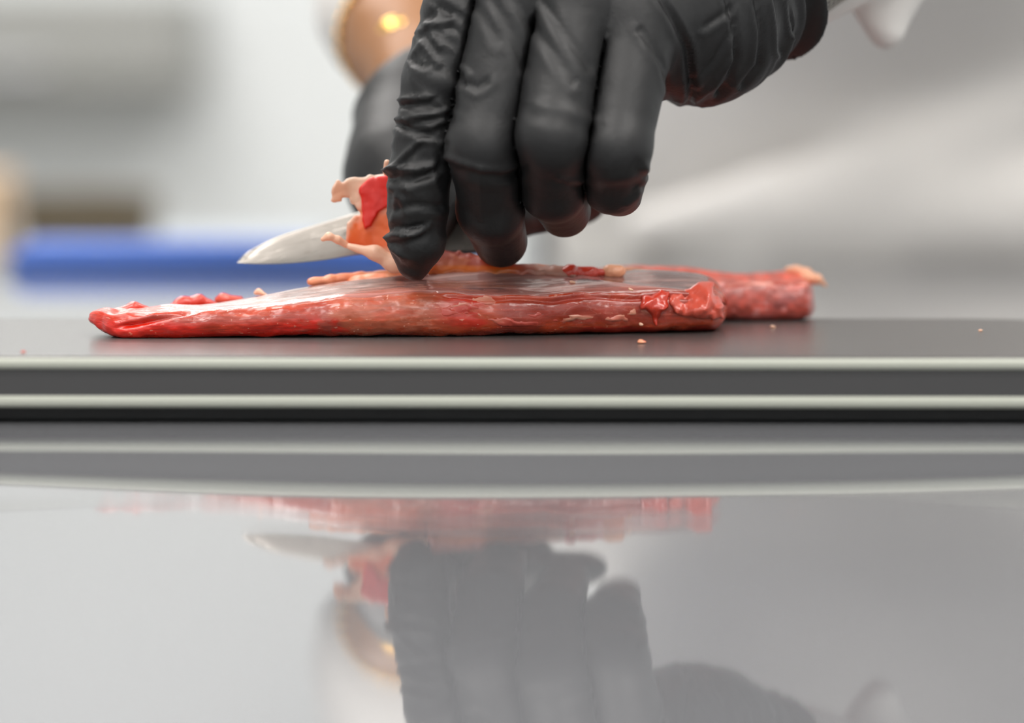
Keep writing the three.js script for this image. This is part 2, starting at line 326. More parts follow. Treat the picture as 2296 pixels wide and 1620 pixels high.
// fat
function fatTexture(a, b, c3, seed) { return dataTexture(512, 256, (u, v) => { const n = fbm(u * 40, v * 24, seed, 4), m = fbm(u * 12, v * 9, seed + 4, 3); return mixc(mixc(a, b, smooth(-0.25, 0.3, n)), c3, smooth(0.1, 0.35, m)); }, true); }
M.fat = std({ map: fatTexture([198, 108, 88], [210, 140, 116], [188, 72, 58], 3), roughness: 0.4, clearcoat: 0.4, clearcoatRoughness: 0.25 });
M.fatWarm = std({ map: fatTexture([232, 136, 92], [240, 176, 140], [214, 74, 46], 11), roughness: 0.42, clearcoat: 0.4, clearcoatRoughness: 0.25 });
const seamMask = (xa, xb, wa, wb, s) => (x, v) => { const w = v * SEC, e = 0.9 * fbm(x * 0.03, w * 2.5, s, 4), t = (x - xa) / (xb - xa), c = lerp(wa, wb, t), h = 0.7 * Math.sqrt(clamp(4 * t * (1 - t))) + e; return t < 0 || t > 1 ? 0 : smooth(0, 0.8, h - Math.abs(w - c)); };
part('fat_seam', stripGeometry(F, seamMask(1065, 1345, 1.55, 2.0, 3), (x, v, p) => 0.0005 + 0.0007 * fbm(p.x * 300, p.y * 300, p.z * 300, 3)), M.fat, frontStrip);
part('fat_seam', stripGeometry(F, seamMask(1320, 1470, 1.7, 2.3, 8), (x, v, p) => 0.0005 + 0.0007 * fbm(p.x * 300, p.y * 300, p.z * 300, 3)), M.fat, frontStrip);
part('fat_seam', stripGeometry(F, seamMask(960, 1120, 2.6, 3.5, 5), (x, v, p) => 0.0004 + 0.0003 * fbm(p.x * 300, p.y * 300, p.z * 300, 3)), M.fat, frontStrip);
const capTop = table([[690, 0], [720, 0.0012], [800, 0.0016], [900, 0.0016], [1000, 0.002], [1120, 0.0026], [1200, 0.0026], [1290, 0.0018], [1400, 0.0012], [1560, 0.0008], [1600, 0]]);
part('fat_cap', stripGeometry(F, (x, v) => { const w = v * SEC; return Math.min(smooth(0, 0.3, w - 6.15 - 0.25 * noise(x * 0.02, 4)), smooth(0, 0.4, 8.2 - w), smooth(690, 720, x), smooth(1600, 1580, x)); }, (x, v, p) => capTop(x) + 0.0006 * fbm(p.x * 200, p.y * 200, p.z * 200, 3)), M.fatWarm, frontStrip);

// lumps of torn muscle: soft bodies on the strip
function lump(name, balls, k, cell, material, parent, rough = 0.0006, freq = 260, paint) {
  const list = balls.map(([x, y, d, r, x2, y2, d2, r2]) => cone(at(x, y, d), x2 === undefined ? at(x, y, d) : at(x2, y2, d2), r * mm, (r2 ?? r) * mm)), f0 = join(list, k * mm);
  const lo = V(1e9, 1e9, 1e9), hi = V(-1e9, -1e9, -1e9);
  for (const [x, y, d, r, x2, y2, d2, r2] of balls) for (const [p, q] of [[at(x, y, d), r], ...(x2 === undefined ? [] : [[at(x2, y2, d2), r2 ?? r]])]) { lo.min(p.clone().subScalar((q + 3) * mm)); hi.max(p.clone().addScalar((q + 3) * mm)); }
  const g = net((x, y, z) => f0(x, y, z) + rough * fbm(x * freq, y * freq, z * freq, 3), lo, hi, cell * mm);
  return part(name, finish(g, null, paint), material, parent);
}
M.red = std({ color: srgb(196, 50, 26), roughness: 0.36, clearcoat: 0.6, clearcoatRoughness: 0.15 });
M.redPale = std({ color: srgb(208, 82, 62), roughness: 0.38, clearcoat: 0.6, clearcoatRoughness: 0.18 });
M.peach = std({ color: srgb(250, 206, 176), roughness: 0.45, transmission: 0.3, thickness: 0, clearcoat: 0.3, clearcoatRoughness: 0.3 });
const rags = (n, x0, y0, d0, x1, y1, d1, r, seed) => { const q = rng(seed), l = []; for (let i = 0; i < n; i++) { const t = (i + q()) / n; l.push([lerp(x0, x1, t) + (q() - 0.5) * 9, lerp(y0, y1, t) + (q() - 0.5) * 6, lerp(d0, d1, t) + (q() - 0.5) * 0.0015, r * (0.6 + 0.7 * q())]); } return l; };
lump('meat_tag', [[380, 692, 0.80, 1.0, 408, 679, 0.802, 1.5], [408, 679, 0.802, 1.5, 445, 674, 0.803, 1.5], [445, 674, 0.803, 1.5, 490, 684, 0.803, 0.8]], 1.5, 0.35, M.red, frontStrip, 0.0007, 240);
lump('meat_tag', [[488, 672, 0.806, 0.9, 500, 669, 0.806, 1.1], [500, 669, 0.806, 1.1, 540, 670, 0.806, 0.7]], 1.5, 0.35, M.redPale, frontStrip, 0.0006, 260);
lump('meat_tag', [[250, 700, 0.785, 0.9, 300, 691, 0.7865, 1.6], [300, 691, 0.7865, 1.6, 330, 692, 0.787, 0.8]], 1.5, 0.35, M.red, frontStrip, 0.0005, 200);
lump('fat_chip', [[573, 656, 0.797, 0.45, 580, 653, 0.797, 0.7], [580, 653, 0.797, 0.7, 598, 661, 0.796, 0.4]], 1, 0.2, M.peach, frontStrip, 0.0002, 600);
lump('fat_chip', [[696, 632, 0.797, 0.8, 740, 626, 0.798, 1.2], [740, 626, 0.798, 1.2, 810, 618, 0.80, 1.3], [810, 618, 0.80, 1.3, 890, 612, 0.801, 1.0]], 1.2, 0.3, M.fatWarm, frontStrip, 0.0007, 260);
lump('meat_tag', rags(9, 1262, 610, 0.795, 1348, 609, 0.799, 1.5, 16), 1.6, 0.35, M.red, frontStrip, 0.0006, 420);
lump('fat_chip', rags(6, 1356, 606, 0.80, 1392, 609, 0.80, 1.4, 17), 1.2, 0.3, M.fatWarm, frontStrip, 0.0006, 420);
lump('fat_chip', [[1280, 631, 0.787, 0.4, 1288, 633, 0.787, 0.3]], 0.5, 0.15, M.peach, frontStrip, 0.0002, 900);
lump('fat_chip', [[1412, 648, 0.782, 0.35, 1418, 650, 0.782, 0.25]], 0.5, 0.15, M.peach, frontStrip, 0.0002, 900);
lump('fat_chip', [[1436, 726, 0.7815, 0.5, 1440, 727, 0.7815, 0.4]], 0.5, 0.2, M.peach, frontStrip, 0.0002, 900);

// --- the lifted flap of fat and trimmings
function sheet(name, outline, depth, thick, cell, material, parent, paint, wob = 0.0004) {
  // outline in photograph pixels on the plane at distance depth(px, py)
  const zc = depth(...outline[0]), q = outline.map(([x, y]) => at(x, y, zc)), n = q.length;
  const lo = V(1e9, 1e9, 1e9), hi = V(-1e9, -1e9, -1e9);
  for (let i = 0; i < n; i++) { lo.min(q[i]); hi.max(q[i]); lo.z = Math.min(lo.z, -depth(...outline[i])); hi.z = Math.max(hi.z, -depth(...outline[i])); }
  lo.subScalar(0.006); hi.addScalar(0.006);
  const ppm = FOCAL / zc;
  const f = (x, y, z) => {
    let d = 1e9, s = 1; const wx = x + 0.0006 * noise(x * 700, y * 700, 2), wy = y + 0.0006 * noise(x * 700, y * 700, 9);
    for (let i = 0, j = n - 1; i < n; j = i++) {
      const ax = q[i].x, ay = q[i].y, ex = q[j].x - ax, ey = q[j].y - ay, px = wx - ax, py = wy - ay, t = clamp((px * ex + py * ey) / (ex * ex + ey * ey)), bx = px - ex * t, by = py - ey * t;
      d = Math.min(d, bx * bx + by * by);
      const c1 = wy >= q[i].y, c2 = wy < q[j].y, c3 = ex * py > ey * px; if ((c1 && c2 && c3) || (!c1 && !c2 && !c3)) s = -s;
    }
    d = s * Math.sqrt(d);
    const px = 1148 + x * ppm, py = 200 - (y - EYE) * ppm, h = thick / 2, a = d + h * 0.9, b = Math.abs(z + depth(px, py) + wob * 2 * fbm(x * 190, y * 190, 4, 4)) - h * 0.1;
    return Math.min(Math.max(a, b), 0) + Math.hypot(Math.max(a, 0), Math.max(b, 0)) - h * 0.9;
  };
  return part(name, finish(net(f, lo, hi, cell * mm), null, paint), material, parent);
}
const faceD = (px, py) => 0.7785 + (px - 1200) * 0.000024 + Math.max(0, 690 - py) * 0.00009 + Math.max(0, px - 1585) * 0.00012;
sheet('torn_end', [[1440, 664], [1462, 660], [1490, 652], [1510, 648], [1502, 664], [1496, 688], [1486, 700], [1474, 710], [1471, 728], [1461, 724], [1456, 704], [1440, 692], [1433, 676]], (x, y) => faceD(x, y) - 0.0016, 0.0034, 0.4, M.red, frontStrip, null, 0.0016);
sheet('torn_end', [[1500, 670], [1516, 655], [1548, 651], [1580, 630], [1602, 638], [1608, 662], [1624, 690], [1626, 714], [1600, 718], [1560, 715], [1530, 707], [1510, 697], [1500, 685]], (x, y) => faceD(x, y) - 0.0012, 0.004, 0.45, M.redPale, frontStrip, null, 0.0018);
M.flap = std({ color: 0xffffff, vertexColors: true, roughness: 0.42, transmission: 0.45, thickness: 0, clearcoat: 0.4, clearcoatRoughness: 0.25 });
const flapD = (px, py) => 0.7935 + 0.004 * Math.sin((px - 740) * 0.018) - 0.00001 * (py - 480);
const pxOf = (x, y, z) => [1148 + x * FOCAL / -z, 200 - (y - EYE) * FOCAL / -z];
const flap = sheet('fat_flap', [[742, 420], [752, 407], [800, 397], [850, 392], [872, 388], [920, 392], [960, 440], [965, 560], [940, 600], [890, 604], [870, 590], [838, 570], [808, 556], [775, 546], [776, 518], [778, 500], [790, 484], [806, 478], [800, 466], [786, 462], [778, 448], [765, 444], [762, 452], [752, 458], [742, 452], [746, 436]], flapD, 0.0018, 0.4, M.flap, frontStrip, (x, y, z) => {
  const [px, py] = pxOf(x, y, z), n = fbm(x * 260, y * 260, z * 260, 3);
  const c = srgb(255, 224, 198).lerp(srgb(250, 132, 66), smooth(455, 500, py + 60 * n + (px - 780) * 0.3)).lerp(srgb(240, 190, 160), smooth(790, 774, px + 20 * n) * 0.7);
  return c.lerp(srgb(238, 188, 156), smooth(548, 558, py + 8 * n));
});
const red = sheet('red_patch', [[806, 424], [815, 410], [830, 398], [870, 391], [905, 395], [905, 440], [872, 460], [845, 480], [838, 498], [832, 512], [822, 512], [815, 490], [812, 460], [806, 440]], (x, y) => flapD(x, y) - 0.0012, 0.0016, 0.4, std({ color: srgb(232, 30, 6), roughness: 0.45, transmission: 0.25, thickness: 0, clearcoat: 0.25, clearcoatRoughness: 0.3 }), flap); red.userData.label = 'bright red lean patch';
lump('fat_curl', [[775, 548, 0.7915, 0.9, 757, 537, 0.790, 1.0], [757, 537, 0.790, 1.0, 738, 529, 0.789, 0.9], [738, 529, 0.789, 0.9, 724, 536, 0.7895, 0.6]], 0.8, 0.25, M.peach, flap, 0.0002);
lump('fat_curl', [[866, 386, 0.792, 0.9, 868, 364, 0.791, 0.8]], 0.8, 0.25, M.peach, flap, 0.0002);
lump('fold', [[784, 552, 0.7905, 0.9, 840, 566, 0.789, 1.7], [840, 566, 0.789, 1.7, 885, 592, 0.789, 2.0], [885, 592, 0.789, 2.0, 940, 600, 0.79, 2.0]], 2, 0.35, M.peach, flap, 0.0004);
// the flap runs back to the strip between the two fingertips
const tongue = sheet('lifted_fat', [[960, 560], [1000, 560], [1040, 566], [1090, 574], [1140, 586], [1200, 590], [1260, 596], [1290, 604], [1290, 620], [1180, 616], [1060, 616], [960, 618]], (px, py) => 0.794 + (620 - py) * 0.00008, 0.0045, 0.45, M.flap, frontStrip, (x, y, z) => {
  const [px, py] = pxOf(x, y, z), n = fbm(x * 200, y * 300, z * 200, 3);
  return srgb(198, 78, 56).lerp(srgb(226, 128, 92), smooth(-0.1, 0.3, n)).lerp(srgb(240, 130, 50), smooth(591, 597, py + 6 * n - Math.max(0, 1040 - px) * 0.03) * smooth(1190, 1120, px)).lerp(srgb(214, 160, 140), smooth(1150, 1220, px));
});

// --- rear strip
const rearStrip = thing('meat_strip', 'shorter raw meat strip lying behind, its blunt end reaching past the front strip', 'meat');
const R = strip({
  x0: 960, x1: 1836, nu: 220, nv: 100, capL: 0.2, capR: 0.035, seed: 2, ridgeAt: 0.8,
  ridge: table([[960, 640], [1150, 622], [1300, 606], [1380, 599], [1480, 599], [1560, 604], [1640, 613], [1720, 616], [1780, 607], [1836, 610]]),
  shoulder: table([[960, 660], [1300, 640], [1500, 640], [1600, 641], [1700, 636], [1836, 634]]),
  front: table([[960, 0.818], [1836, 0.8305]]), width: table([[960, 0.02], [1836, 0.03]]), lift: () => 0,
  rough: (x, v, a, b, c) => 0.0011 * fbm(a * 70 + 5, b * 90, c * 90, 3) + 0.0006 * fbm(a * 220, b * 220, c * 220, 3),
});
M.muscleRear = std({ map: dataTexture(1024, 320, (u, v) => {
  const X = u * 110, w = v * SEC, Y = w * 3.6, n = fbm(X * 0.12, Y * 0.16, 21, 4), f = fbm(X * 0.5, Y * 0.7, 27, 3), sp = smooth(0.3, 0.45, fbm(X * 0.4, Y * 0.5, 33, 2));
  let c = mixc([184, 76, 62], [160, 78, 74], smooth(0, 0.35, n)); c = mixc(c, [206, 74, 48], smooth(3.6, 4.6, w + n)); c = mixc(c, [222, 168, 156], Math.exp(-(((w - 4.1 - 0.6 * n) / 0.28) ** 2)) * smooth(-0.2, 0.2, f) * 0.8); c = mixc(c, [216, 150, 150], sp * 0.6);
  return mixc(c, c.map((k) => k * 1.3), f);
}, true), roughness: 0.4, clearcoat: 0.4, clearcoatRoughness: 0.25 });
part('muscle', stripGeometry(R), M.muscleRear, rearStrip);
lump('fat_chip', [...rags(6, 1765, 608, 0.852, 1812, 612, 0.85, 1.5, 21), ...rags(6, 1800, 622, 0.846, 1838, 628, 0.845, 1.5, 22), [1836, 628, 0.845, 1.2, 1852, 641, 0.845, 0.3]], 1.5, 0.4, M.fatWarm, rearStrip, 0.0006, 420);

// --- crumbs on the board
[[1733, 735, 0.55, 'pale pink meat crumb on the board in front of the rear strip', M.peach], [2198, 742, 0.4, 'tiny cream crumb lying alone near the far end of the board', M.peach], [1436, 770, 0.7, 'blurred orange meat crumb at the front of the board', M.fatWarm], [52, 790, 0.35, 'faint pinkish crumb near the front edge of the board, on the knife-tip side', M.redPale]].forEach(([px, py, r, label, m], i) => {
  const d = (EYE - TOP) / Math.tan(TILT + Math.atan((py - 810) / FOCAL)), c = at(px, py, d), g = new THREE.IcosahedronGeometry(r * mm, 2), p = g.attributes.position;
  for (let k = 0; k < p.count; k++) { const s = 1 + 0.5 * noise(p.getX(k) * 1500 + i * 9, p.getY(k) * 1500, p.getZ(k) * 1500); p.setXYZ(k, p.getX(k) * s * 1.5, p.getY(k) * s * 0.7, p.getZ(k) * s); }
  g.computeVertexNormals(); g.translate(c.x, TOP + r * 0.6 * mm, c.z);
  const o = part(numbered('meat_crumb'), g, m, scene); o.userData = { label, category: 'crumb', group: 'crumbs on the board' };
});

// ------------------------------------------------------------------ knife
const grip = join([cone(at(1085, 487, 0.8148), at(1130, 478, 0.819), 0.007, 0.0075), cone(at(1130, 478, 0.819), at(1300, 440, 0.838), 0.0075, 0.0082)], 0.004);
const knife = thing('knife', 'narrow steel trimming knife, its blade pointing out behind the lifted flap', 'knife');
{
  const D = (x) => lerp(0.8125, 0.8145, (x - 530) / 520);
  const spine = table([[532, 587], [545, 572], [570, 556], [620, 532], [700, 507], [785, 481], [900, 447], [1090, 410]]), edge = table([[532, 589], [580, 591], [640, 590], [720, 583], [800, 571], [900, 566], [1090, 560]]);
  const pos = [], idx = [], uv = [], nu = 90, prof = [[0, 0.5], [0.04, 0.95], [0.3, 0.9], [0.75, 0.55], [1, 0.04]], m = prof.length * 2;
  for (let i = 0; i <= nu; i++) {
    const x = 532 + (1090 - 532) * Math.pow(i / nu, 1.4), s = at(x, spine(x), D(x) + 0.002 * i / nu), e = at(x, edge(x), D(x) - 0.003), half = 0.0001 + 0.0008 * smooth(0, 0.1, i / nu);
    for (let j = 0; j < m; j++) { const q = j < prof.length ? prof[j] : prof[m - 1 - j], sg = j < prof.length ? 1 : -1, p = s.clone().lerp(e, q[0]); pos.push(p.x, p.y, p.z + sg * half * q[1]); uv.push(p.x, p.y); }
  }
  for (let i = 0; i < nu; i++) for (let j = 0; j < m; j++) { const a = i * m + j, b = i * m + (j + 1) % m; idx.push(a, b, a + m, b, b + m, a + m); }
  const g = new THREE.BufferGeometry(); g.setAttribute('position', new THREE.Float32BufferAttribute(pos, 3)); g.setAttribute('uv', new THREE.Float32BufferAttribute(uv, 2)); g.setIndex(idx); g.computeVertexNormals();
  const scratch = dataTexture(1024, 1024, (u, v) => { const a = u * 0.94 + v * 0.34, b = v * 0.94 - u * 0.34; return grey(120 + 60 * fbm(a * 10, b * 160, 3, 3) + 70 * smooth(0.45, 0.5, fbm(a * 14, b * 70, 8, 2)) + 40 * fbm(u * 9, v * 9, 2, 3)); }); scratch.repeat.set(18, 18);
  part('blade', g, std({ color: srgb(138, 133, 127), metalness: 1, roughness: 0.75, roughnessMap: scratch, bumpMap: scratch, bumpScale: 0.00002 }), knife);
  const h = net(grip, at(1010, 580, 0.87), at(1400, 330, 0.79), 0.0014);
  part('handle', finish(h), M.handle, knife);
}

// ------------------------------------------------------------------ the worker
const worker = thing('person', 'worker in white coat and black gloves bending over the table', 'person');
const B = (px, py, d, r) => ({ p: at(px, py, d), r: r * mm });
// left hand in its glove
{
  const index = chain([B(1078, -110, 0.777, 11), B(978, 185, 0.7685, 8.7), B(938, 400, 0.770, 8.35), B(934, 540, 0.7745, 7.5), B(931, 586, 0.776, 4.6), B(930, 608, 0.7765, 2.0)], 1.5 * mm);
  const middle = chain([B(1168, -70, 0.771, 11.5), B(1083, 325, 0.7585, 9.2), B(1100, 470, 0.774, 8.6), B(1122, 540, 0.792, 7.2)], 2.5 * mm);
  const ring = chain([B(1290, -30, 0.769, 11.8), B(1241, 305, 0.752, 9.4), B(1240, 420, 0.769, 8.5), B(1266, 472, 0.788, 7.1)], 2.5 * mm);
  const little = chain([B(1428, 40, 0.769, 11.2), B(1385, 330, 0.7535, 8.7), B(1374, 408, 0.767, 8), B(1388, 434, 0.783, 6.3)], 2.5 * mm);
  const thumb = chain([B(1380, -120, 0.825, 15), B(1150, 80, 0.842, 12), B(1000, 320, 0.832, 9.6), B(955, 470, 0.812, 8.4), B(945, 520, 0.806, 6.5)], 5 * mm);
  const palm = join([chain([B(1078, -110, 0.777, 11), B(1480, -200, 0.80, 20)], mm), chain([B(1168, -70, 0.771, 11.5), B(1520, -100, 0.795, 20)], mm), chain([B(1290, -30, 0.769, 11.8), B(1540, -20, 0.795, 20)], mm), chain([B(1428, 40, 0.769, 11.2), B(1560, 30, 0.797, 21)], mm), chain([B(1425, 140, 0.779, 9), B(1560, 50, 0.797, 20)], mm), cone(at(1330, -60, 0.80), at(1500, -40, 0.805), 0.022, 0.024)], 9 * mm);
  const web = join([chain([B(1110, -60, 0.782, 6), B(1030, 250, 0.775, 5), B(1012, 340, 0.777, 3)], mm), chain([B(1220, -40, 0.78, 6), B(1166, 300, 0.766, 5), B(1168, 420, 0.778, 4)], mm), chain([B(1360, 20, 0.78, 6), B(1314, 300, 0.763, 5), B(1306, 410, 0.774, 4)], mm)], mm);
  const wristA = at(1560, 15, 0.797), wristB = at(1700, -82, 0.8165), axis = V().subVectors(wristB, wristA).normalize(), far = wristB.clone().addScaledVector(axis, 0.02);
  const cuff = cone(wristA, far, 0.0243, 0.0262);
  const side = V().crossVectors(axis, V(0, 0, 1)).normalize(), upv = V().crossVectors(side, axis);
  const all = (x, y, z) => {
    let d = palm(x, y, z);
    const ax = (x - wristA.x) * axis.x + (y - wristA.y) * axis.y + (z - wristA.z) * axis.z;
    let c = cuff(x, y, z);
    if (ax > -0.02) { // gathered folds and the rolled hem of the cuff
      const rx = x - wristA.x - axis.x * ax, ry = y - wristA.y - axis.y * ax, rz = z - wristA.z - axis.z * ax, th = Math.atan2(rx * side.x + ry * side.y + rz * side.z, rx * upv.x + ry * upv.y + rz * upv.z);
      const s = ax * 1000 + 2.2 * Math.sin(th * 2 + 0.6) + 1.4 * Math.sin(th * 3 + 2);
      c -= 0.0009 * Math.sin(s * 0.9) * smooth(2, 8, s) + 0.0006 * Math.sin(s * 0.47 + th * 3) + 0.0016 * Math.exp(-(((s - 22.3) / 1.8) ** 2)) + 0.0013 * Math.exp(-(((s - 1.5) / 1.6) ** 2)) - 0.001 * Math.exp(-(((s - 18.4) / 1.6) ** 2));
    }
    d = smin(d, c, 8 * mm);
    const a = index(x, y, z), b = middle(x, y, z), c4 = ring(x, y, z), e = little(x, y, z), gap = 0.45 * mm;
    let fing = Math.min(Math.max(a, (a - b) * 0.5 + gap), Math.max(b, (b - a) * 0.5 + gap, (b - c4) * 0.5 + gap), Math.max(c4, (c4 - b) * 0.5 + gap, (c4 - e) * 0.5 + gap), Math.max(e, (e - c4) * 0.5 + gap));
    fing = Math.min(fing, web(x, y, z)); fing = smin(fing, thumb(x, y, z), 1.0 * mm);
    d = smin(d, fing, 5 * mm);
    return Math.max(d, 0.0004 - grip(x, y, z), ax - 0.0238 - 0.0012 * Math.sin(x * 300 + z * 200));
  };
  const g = net(all, V(-0.042, at(900, 660, 0.77).y, -0.875), V(0.104, EYE + 0.088, -0.728), 0.0008);
  // folds in the rubber: [points in the photograph, width mm, height mm]; a fold is a crest with a furrow below it
  const folds = [
    [[[962, 40], [985, 20], [1004, 34]], 1.0, -1.0], [[[966, 58], [1002, 52]], 0.9, 0.8], [[[946, 70], [962, 64], [988, 108]], 0.8, 0.8], [[[934, 118], [950, 98], [984, 146]], 0.8, 0.8], [[[930, 142], [955, 150]], 0.7, -0.7],
    [[[900, 226], [925, 220], [962, 218]], 0.75, 1.0], [[[905, 236], [960, 240], [985, 248]], 0.9, -0.7], [[[884, 268], [912, 268], [950, 258], [1000, 248]], 0.75, 1.15], [[[890, 278], [930, 296], [985, 316]], 0.8, -0.8], [[[918, 274], [960, 286], [995, 272]], 0.8, 0.7],
    [[[880, 380], [912, 344], [946, 312], [990, 318]], 0.7, 0.9], [[[858, 384], [890, 378], [930, 380], [972, 370]], 0.9, 1.3], [[[872, 402], [920, 408], [965, 392]], 0.9, -0.8], [[[876, 420], [902, 446], [905, 466]], 0.8, 0.6],
    [[[886, 470], [930, 456], [985, 462]], 1.0, -0.7], [[[866, 522], [884, 508], [915, 512], [946, 504]], 0.8, -1.1], [[[868, 532], [905, 530], [940, 518]], 0.9, 0.8], [[[872, 552], [890, 566], [902, 586]], 0.8, 0.45], [[[888, 440], [880, 500]], 0.7, 0.4],
    [[[1038, 152], [1052, 168], [1048, 182]], 0.8, 0.7], [[[1044, 186], [1072, 196], [1090, 184]], 1.0, -0.7], [[[1005, 350], [1030, 360], [1080, 374], [1130, 380], [1158, 368]], 0.9, 0.8], [[[1030, 384], [1090, 396], [1150, 392]], 1.2, -0.5], [[[1078, 372], [1077, 430], [1080, 490]], 0.7, 0.25],
    [[[1205, 236], [1260, 244], [1322, 266]], 1.5, 0.45], [[[1248, 392], [1272, 402], [1300, 404]], 0.7, 0.5], [[[1310, 400], [1360, 400], [1420, 396]], 1.4, 0.4], [[[1440, 372], [1456, 390], [1440, 404]], 1.2, 0.8], [[[1405, 455], [1424, 440], [1430, 428]], 1.0, 0.6],
    [[[1150, 0], [1215, 90], [1282, 182]], 1.3, -0.5], [[[1212, 0], [1262, 75], [1318, 150]], 1.3, -0.6], [[[1040, -10], [1082, 30], [1118, 90]], 1.4, -0.4], [[[1100, 0], [1140, 60], [1176, 150]], 1.3, -0.4],
    [[[1472, -10], [1512, 50], [1543, 111], [1557, 204], [1556, 232]], 1.0, -1.2], [[[1431, 70], [1483, 148], [1509, 230], [1514, 258]], 0.9, -0.7], [[[1488, -5], [1530, 60], [1560, 120], [1572, 190]], 1.2, 0.5],
    [[[1631, -5], [1650, 67], [1657, 130], [1645, 180], [1624, 211]], 0.9, -1.1], [[[1700, -8], [1717, 74], [1713, 148], [1680, 190]], 0.9, -1.0], [[[1750, -5], [1762, 60], [1768, 110]], 0.9, -0.9], [[[1786, 0], [1792, 40], [1800, 70]], 0.7, -0.8],
    [[[1580, 60], [1610, 40], [1640, 20]], 0.9, -0.6], [[[1558, 185], [1600, 140], [1642, 70]], 0.8, -0.5], [[[1570, 225], [1610, 190], [1645, 130]], 0.8, 0.6], [[[1600, 230], [1640, 200]], 0.8, -0.6],
  ].map(([pts, w, h]) => ({ q: pts.map(([x, y]) => at(x, y, 0.768)), w: w * mm, h: h * mm }));
  const push = (x, y, z, nx, ny, nz) => {
    const facing = smooth(-0.35, 0.15, nz); let k = 0;
    if (facing > 0) for (const { q, w, h } of folds) {
      let best = 1e9, sd = 0;
      for (let i = 1; i < q.length; i++) {
        const ax = q[i - 1].x, ay = q[i - 1].y, ex = q[i].x - ax, ey = q[i].y - ay, l2 = ex * ex + ey * ey, t = ((x - ax) * ex + (y - ay) * ey) / l2, tc = clamp(t), dx = x - ax - ex * tc, dy = y - ay - ey * tc, dd = Math.hypot(dx, dy);
        if (dd < best) { best = dd; sd = (ex * dy - ey * dx) > 0 ? dd : -dd; }
      }
      if (best > 5 * w) continue;
      const taper = 1; k += facing * h * taper * (Math.exp(-((best / w) ** 2)) - 0.45 * Math.exp(-(((sd + 1.9 * w) / (1.3 * w)) ** 2)) * Math.exp(-((Math.max(0, best - 2.6 * w) / w) ** 2)));
    }
    const [px, py] = pxOf(x, y, z), onIndex = smooth(1050, 1000, px + (py - 300) * 0.1);
    const rip = 1 - Math.abs(noise(x * 130 + 3, y * 260 + x * 160, z * 130)) * 2;
    k += onIndex * 0.00045 * rip + 0.00022 * fbm(x * 140, y * 140, z * 140, 3) + 0.0005 * fbm(x * 45, y * 45, z * 45, 2);
    return k;
  };
  const glove = part('glove', finish(g, push), M.glove, worker); glove.userData.label = 'wrinkled black rubber glove pinching the meat';

  // knitted steel-mesh cuff below the glove
  const ca = wristB.clone().addScaledVector(axis, -0.004), cb = wristB.clone().addScaledVector(axis, 0.055), cg = new THREE.CylinderGeometry(0.0222, 0.0222, ca.distanceTo(cb), 64, 20, false);
  cg.applyQuaternion(new THREE.Quaternion().setFromUnitVectors(V(0, 1, 0), axis)); cg.translate((ca.x + cb.x) / 2, (ca.y + cb.y) / 2, (ca.z + cb.z) / 2);
  const knit = (col) => { const t = dataTexture(256, 256, (u, v) => { const r = u * 8, k = Math.abs((r % 1) - 0.5) * 2, s = (v * 8 + (Math.floor(r) % 2) * 0.5 + k * 0.35) % 1, on = smooth(0.95, 0.55, k) * smooth(0.5, 0.3, Math.abs(s - 0.5)); return col ? mixc([40, 40, 40], [186, 182, 170], on) : grey(255 * on); }, col); t.repeat.set(8, 3); return t; };
  part('knit_cuff', cg, std({ map: knit(true), bumpMap: knit(false), bumpScale: 0.0006, roughness: 0.4, metalness: 0.5 }), worker).userData.label = 'grey metal-mesh cuff under the glove';
}
// right hand behind the index finger
{
  const k = 6 * mm, bones = [
    chain([B(985, 60, 0.935, 18), B(935, 250, 0.9, 18), B(908, 390, 0.872, 18.5)], k), chain([B(1010, 130, 0.92, 18), B(1010, 400, 0.87, 18)], k),
    chain([B(880, 440, 0.866, 11), B(960, 500, 0.845, 9.5), B(1060, 500, 0.838, 8.5)], k), chain([B(930, 420, 0.862, 11), B(1020, 470, 0.84, 9.5), B(1110, 480, 0.838, 8.5)], k), chain([B(1000, 380, 0.86, 11), B(1080, 430, 0.842, 9.5), B(1170, 460, 0.842, 8.5)], k), chain([B(1040, 340, 0.862, 11), B(1130, 400, 0.846, 9), B(1210, 440, 0.846, 8)], k),
    chain([B(1010, 300, 0.885, 13), B(1120, 400, 0.88, 10), B(1180, 455, 0.865, 8.5)], k),
  ], f = join(bones, 4 * mm);
  const a = at(880, 165, 0.9), dir = V(-0.66, 0.62, -0.42).normalize();
  const g = net((x, y, z) => Math.max(f(x, y, z), 0.0004 - grip(x, y, z), (x - a.x) * dir.x + (y - a.y) * dir.y + (z - a.z) * dir.z), V(-0.06, TOP + 0.002, -0.96), V(0.03, EYE + 0.05, -0.80), 0.0016);
  part('glove', finish(g, (x, y, z) => 0.0006 * fbm(x * 90, y * 90, z * 90, 3) + 0.0004 * Math.sin(y * 900 + 4 * noise(x * 60, y * 60, z * 60)) * smooth(1.0, 1.02, y)), M.glove, worker).userData.label = 'black glove of the knife hand, out of focus';
}
